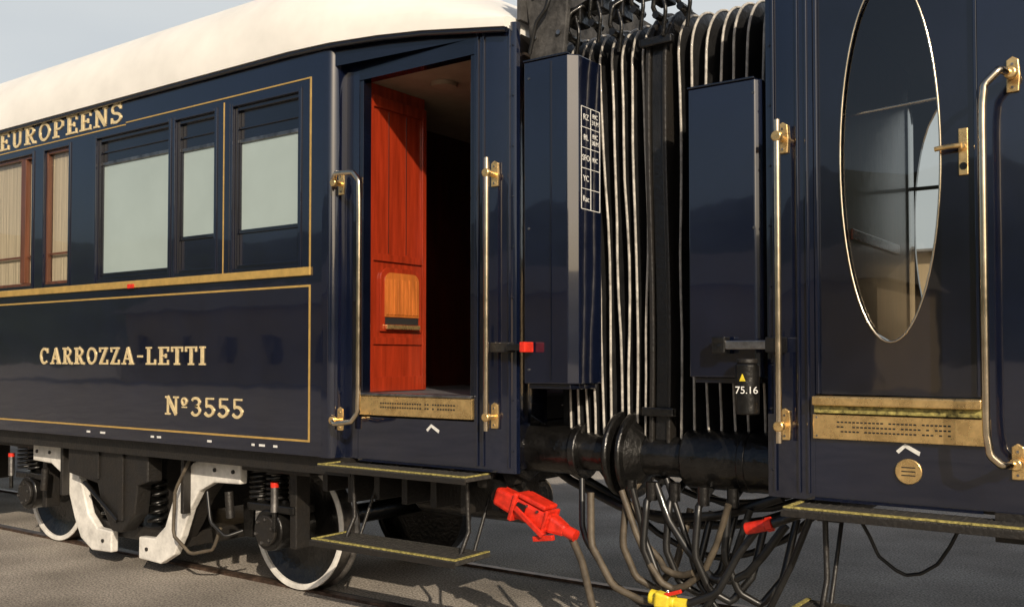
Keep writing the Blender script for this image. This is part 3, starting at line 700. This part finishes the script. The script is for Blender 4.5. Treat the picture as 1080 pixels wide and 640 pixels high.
prism('top_apron_fabric',[(-3.27,3.66),(-3.26,3.42),(-3.02,3.42),(-2.97,3.95),(-3.03,4.25),(-3.28,4.35),(-3.31,3.9)],'y',.22,.26,GREYF,Gw,.008)
for (x,z) in ((-3.22,3.55),(-3.22,3.8),(-3.05,3.55),(-3.03,3.8)):
    cyl('apron_stud',(x,.205,z),(x,.22,z),.014,STEEL,Gw,seg=10)
tube('apron_cable',[(-3.24,.19,3.45),(-3.18,.17,3.62),(-3.10,.17,3.70),(-3.04,.19,3.95)],.012,CAB,Gw)
prism('end_fairing',[(-3.31,3.66),(-3.285,3.66),(-3.285,4.1),(-3.31,4.1)],'y',.16,2.74,GREYF,Gw)
def cover(name,x0,x1,z0,z1,facet):
    e=bpy.data.objects.new(name,None); link(e,Gw)
    prism('cover_shell',[(x0,.125),(x1-facet,.125),(x1,.125+facet),(x1,.42),(x0,.42)],'z',z0,z1,NAVY,e,.006)
    prism('cover_foot',[(x0+.02,.15),(x1-facet,.15),(x1-.02,.15+facet),(x1-.02,.40),(x0+.02,.40)],'z',z0-.03,z0-.001,NAVYD,e,.004)
    box('cover_cap',(x0-.004,x1-facet),(.118,.40),(z1+.001,z1+.012),NAVYD,e,.003)
    return e
cl=cover('corner_cover',-3.235,-2.885,1.50,3.38,.05)
cr=cover('corner_cover',-2.185,-1.795,1.55,3.05,.03)
box('cover_edge_bead',(-3.05,-3.044),(.120,.1245),(1.52,3.36),NAVYD,cl)
for z in (1.58,2.4,3.28):
    cyl('cover_screw',(-3.20,.120,z),(-3.20,.1245,z),.007,STEEL,cl,seg=8)
for z in (1.62,2.3,2.98):
    cyl('cover_screw',(-1.83,.120,z),(-1.83,.1245,z),.007,STEEL,cr,seg=8)
X=-2.885; y0,y1,z0,z1=.195,.40,2.50,3.09
yc=[y0,(y0+y1)/2,y1]; zc=[z0+(z1-z0)*i/5 for i in range(6)]
for i,z in enumerate(zc): box('table_rule',(X,X+.0018),(y0,y1),(z-.002,z+.002),WMARK,cl)
for i,y in enumerate(yc): box('table_rule',(X,X+.0024),(y-.002,y+.002),(z0,z1),WMARK,cl)
R90=(math.pi/2,0,math.pi/2)
words=[('Rac',''),('YC',''),('SFO','RIC'),('RL','RIC\n30.M'),('RZ','RIC\n31.M')]
for i,(a,b) in enumerate(words):
    zz=(zc[i]+zc[i+1])/2
    small_text('stencil',a,(X+.001,(yc[0]+yc[1])/2,zz),.048,R90,WMARK,cl)
    if b: small_text('stencil',b,(X+.001,(yc[1]+yc[2])/2,zz),.038,R90,WMARK,cl)
uframe(-3.28,-1.8,-.14,-.17,'inner_passage_lining',RUBBER)
box('fall_plate',(-3.4,-1.7),(.78,2.12),(1.34,1.347),STEEL,Gw)

# ------------------------------------------------------------------ cables and coupling
Cab=empty('jumper_cables')
def cable(a,b,sag,r,m,j=.05):
    a=Vector(a); b=Vector(b); pts=[]
    for i in range(9):
        f=i/8; p=a.lerp(b,f); p.z-=sag*4*f*(1-f)
        p.x+=random.uniform(-j,j)*(0<i<8); p.y+=random.uniform(-j,j)*(0<i<8)
        p.z=max(p.z,GZ+.03)
        pts.append(tuple(p))
    tube('cable',pts,r,m,Cab)
for i in range(6):
    y=random.uniform(.35,1.9)
    cable((-3.3+random.uniform(-.1,.15),y,random.uniform(.85,1.0)),(-1.85+random.uniform(-.1,.2),y+random.uniform(-.3,.3),random.uniform(.85,1.0)),random.uniform(.2,.55),random.choice((.016,.02,.026)),CAB,.025)
cable((-2.62,.30,.92),(-1.95,.35,.86),.62,.019,CAB,.02); cable((-2.70,.32,.90),(-2.05,.30,.88),.50,.019,CABB,.02)
cable((-2.5,.35,.95),(-1.75,.32,.80),.40,.022,CAB,.02); cable((-2.75,.4,.98),(-2.25,.3,.50),.2,.02,CABB,.02)
cable((-2.45,.38,.98),(-1.6,.3,.9),.7,.017,CAB,.02)
cable((-1.45,.45,.90),(-.95,.5,.88),.30,.009,CAB,.01)
for (x,y) in ((-2.66,.34),(-2.52,.32),(-2.40,.36),(-2.2,.3),(-2.05,.34)):
    tube('air_hose',[(x,y+.3,1.02),(x-.02,y,.86),(x-.03,y-.03,.6),(x+.04,y,.42),(x+.14,y+.05,.36),(x+.24,y+.1,.5),(x+.28,y+.2,.8)],.02,CABB if x<-2.6 else CAB,Cab)
    cyl('hose_cock',(x,y+.02,.86),(x,y+.02,.96),.032,GREASE,Cab)
tube('connector_lead',[(-2.96,.18,.66),(-2.84,.12,.52),(-2.72,.02,.34),(-2.58,-.1,.10),(-2.48,-.2,-.05),(-2.3,-.35,-.12)],.021,CABB,Cab)
tube('connector_lead',[(-2.80,.15,.9),(-2.78,.12,.62),(-2.62,.08,.42),(-2.45,.1,.36),(-2.33,.12,.37)],.02,CABB,Cab)
tube('connector_lead',[(-2.20,.12,.38),(-2.05,.15,.45),(-1.95,.18,.65),(-1.86,.2,.78)],.02,CAB,Cab)
tube('connector_lead',[(-2.95,.3,.95),(-2.90,.22,.7),(-2.86,.2,.62),(-2.7,.22,.40),(-2.5,.22,.30),(-2.2,.2,.28)],.017,CAB,Cab)

K=empty('red_jumper_connector')
def oriented_box(name,c,ax,up,dims,m,P,taper=1.,bevel=.012):
    ax=Vector(ax).normalized(); up=Vector(up); sd=ax.cross(up).normalized(); up=sd.cross(ax).normalized()
    bm=bmesh.new(); c=Vector(c); vs=[]
    for i in (-1,1):
        k=1 if i<0 else taper
        for j in (-1,1):
            for l in (-1,1): vs.append(bm.verts.new(c+ax*i*dims[0]/2+sd*j*dims[1]/2*k+up*l*dims[2]/2*k))
    for f in ((0,1,3,2),(4,6,7,5),(0,4,5,1),(2,3,7,6),(0,2,6,4),(1,5,7,3)): bm.faces.new([vs[q] for q in f])
    return from_bm(bm,name,m,P,bevel=bevel)
a=Vector((.51,-.02,-.17)); an=a.normalized()
c0=Vector((-3.20,.16,.75))
oriented_box('plug_body',c0+an*.02,a,(0,0,1),(.26,.12,.13),RED,K,.92,.025)
oriented_box('plug_nose',c0-an*.19,a,(0,0,1),(.15,.10,.11),RED,K,1.1,.02)
oriented_box('plug_lid',c0+an*.02+Vector((.02,0,.078)),a,(0,0,1),(.20,.13,.03),RED,K,1,.01)
oriented_box('plug_rear',c0+an*.20,a,(0,0,1),(.12,.10,.11),RED,K,.6,.02)
oriented_box('plug_flange',c0-an*.10,a,(0,0,1),(.03,.15,.17),RED,K,1,.008)
oriented_box('plug_flange',c0+an*.13,a,(0,0,1),(.02,.13,.15),RED,K,1,.006)
oriented_box('plug_lever',c0+an*.03+Vector((0,-.08,-.03)),a+Vector((0,0,-.2)),(0,0,1),(.24,.018,.03),RED,K,bevel=.004)
oriented_box('plug_latch',c0+an*.12+Vector((0,-.05,-.09)),a+Vector((0,0,.25)),(0,0,1),(.14,.03,.03),RED,K,bevel=.004)
oriented_box('plug_hinge',c0-an*.04+Vector((0,-.066,.02)),a,(0,0,1),(.06,.02,.05),GREASE,K,bevel=.004)
for q in (-.08,.0,.08): cyl('plug_screw',c0+an*q+Vector((0,-.067,.045)),c0+an*q+Vector((0,-.055,.045)),.008,STEEL,K,seg=8)
cyl('cable_gland',c0+an*.25,c0+an*.32,.034,RED,K)
cyl('socket_mount',c0-an*.40+Vector((0,.1,.05)),c0-an*.25,.06,GREASE,K)
K2=empty('yellow_air_coupling')
cyl('coupling_body',(-2.40,.08,.40),(-2.26,.10,.38),.038,YEL,K2,bevel=.008)
oriented_box('coupling_claw',(-2.31,.06,.395),(1,.1,-.1),(0,0,1),(.08,.07,.085),YEL,K2,.8)
cyl('coupling_nut',(-2.26,.10,.38),(-2.20,.11,.38),.028,YEL,K2,seg=6)
oriented_box('red_handle',(-2.25,.05,.44),(1,0,.35),(0,0,1),(.10,.02,.02),RED,K2,bevel=.004)
K3=empty('red_air_cock')
cyl('cock_body',(-1.90,.16,.79),(-1.79,.16,.82),.030,RED,K3,bevel=.006)
cyl('cock_nut',(-1.79,.16,.82),(-1.76,.16,.83),.036,RED,K3,seg=6)
cyl('cock_pipe',(-1.76,.16,.83),(-1.60,.2,.9),.024,GREASE,K3)
S=empty('screw_coupling')
cyl('coupling_spindle',(-2.95,1.45,.98),(-2.1,1.45,.98),.035,STEEL,S)
for x in (-3.0,-2.1):
    tube('coupling_link',[(x-.3,1.40,1.02),(x,1.34,.98),(x+.05,1.45,.96),(x,1.56,.98),(x-.3,1.5,1.02)],.025,GREASE,S)
box('draw_hook',(-3.62,-3.2),(1.41,1.49),(.98,1.10),GREASE,S,.02); box('draw_hook',(-1.9,-1.45),(1.41,1.49),(.98,1.10),GREASE,S,.02)

# ------------------------------------------------------------------ light
EL=math.radians(27); dirx,diry=.76,-.65
w=bpy.data.worlds.new('World'); scene.world=w; w.use_nodes=True
nt=w.node_tree; bg=nt.nodes['Background']; sky=nt.nodes.new('ShaderNodeTexSky')
sky.sky_type='NISHITA'; sky.sun_disc=False; sky.sun_elevation=EL; sky.sun_rotation=math.atan2(dirx,diry)
sky.dust_density=3.5; sky.air_density=1.0; sky.ozone_density=1.0
# added pale haze mixed into the sky colour, brightening only the far side
tc=nt.nodes.new('ShaderNodeTexCoord')
dp=nt.nodes.new('ShaderNodeVectorMath'); dp.operation='DOT_PRODUCT'; dp.inputs[1].default_value=(-.55,.83,-.15)
nt.links.new(tc.outputs['Generated'],dp.inputs[0])
mr=nt.nodes.new('ShaderNodeMapRange'); mr.interpolation_type='SMOOTHSTEP'
mr.inputs['From Min'].default_value=.10; mr.inputs['From Max'].default_value=.75; mr.inputs['To Max'].default_value=.9
nt.links.new(dp.outputs['Value'],mr.inputs['Value'])
nz=nt.nodes.new('ShaderNodeTexNoise'); nz.inputs['Scale'].default_value=2.2; nz.inputs['Detail'].default_value=4
mp=nt.nodes.new('ShaderNodeMapping'); mp.inputs['Scale'].default_value=(1,1,3.5)
nt.links.new(tc.outputs['Generated'],mp.inputs['Vector']); nt.links.new(mp.outputs['Vector'],nz.inputs['Vector'])
mr2=nt.nodes.new('ShaderNodeMapRange'); mr2.inputs['From Min'].default_value=.3; mr2.inputs['From Max'].default_value=.7; mr2.inputs['To Min'].default_value=.82
nt.links.new(nz.outputs['Fac'],mr2.inputs['Value'])
ml=nt.nodes.new('ShaderNodeMath'); ml.operation='MULTIPLY'
nt.links.new(mr.outputs['Result'],ml.inputs[0]); nt.links.new(mr2.outputs['Result'],ml.inputs[1])
mx=nt.nodes.new('ShaderNodeMix'); mx.data_type='RGBA'; mx.inputs[7].default_value=(8.2,8.5,8.5,1)
nt.links.new(ml.outputs[0],mx.inputs[0]); nt.links.new(sky.outputs[0],mx.inputs[6])
nt.links.new(mx.outputs[2],bg.inputs[0]); bg.inputs[1].default_value=.09
sl=bpy.data.lights.new('sun','SUN'); sl.energy=4.4; sl.angle=math.radians(.5); sl.color=(1,.86,.68)
so=bpy.data.objects.new('sun',sl); scene.collection.objects.link(so)
d=Vector((dirx*math.cos(EL),diry*math.cos(EL),math.sin(EL)*math.hypot(dirx,diry)))
so.rotation_euler=d.to_track_quat('Z','Y').to_euler()

# ------------------------------------------------------------------ camera
cam=bpy.data.cameras.new('camera'); co=bpy.data.objects.new('camera',cam); scene.collection.objects.link(co)
cam.sensor_width=36; cam.lens=34.0; cam.clip_end=3000
tilt=1.6
cam.shift_y=(57/1080)-(math.tan(math.radians(tilt))*1020/1080)
co.location=(0,-4.5,1.65); co.rotation_euler=(math.radians(90+tilt),0,math.radians(35.69))
scene.camera=co
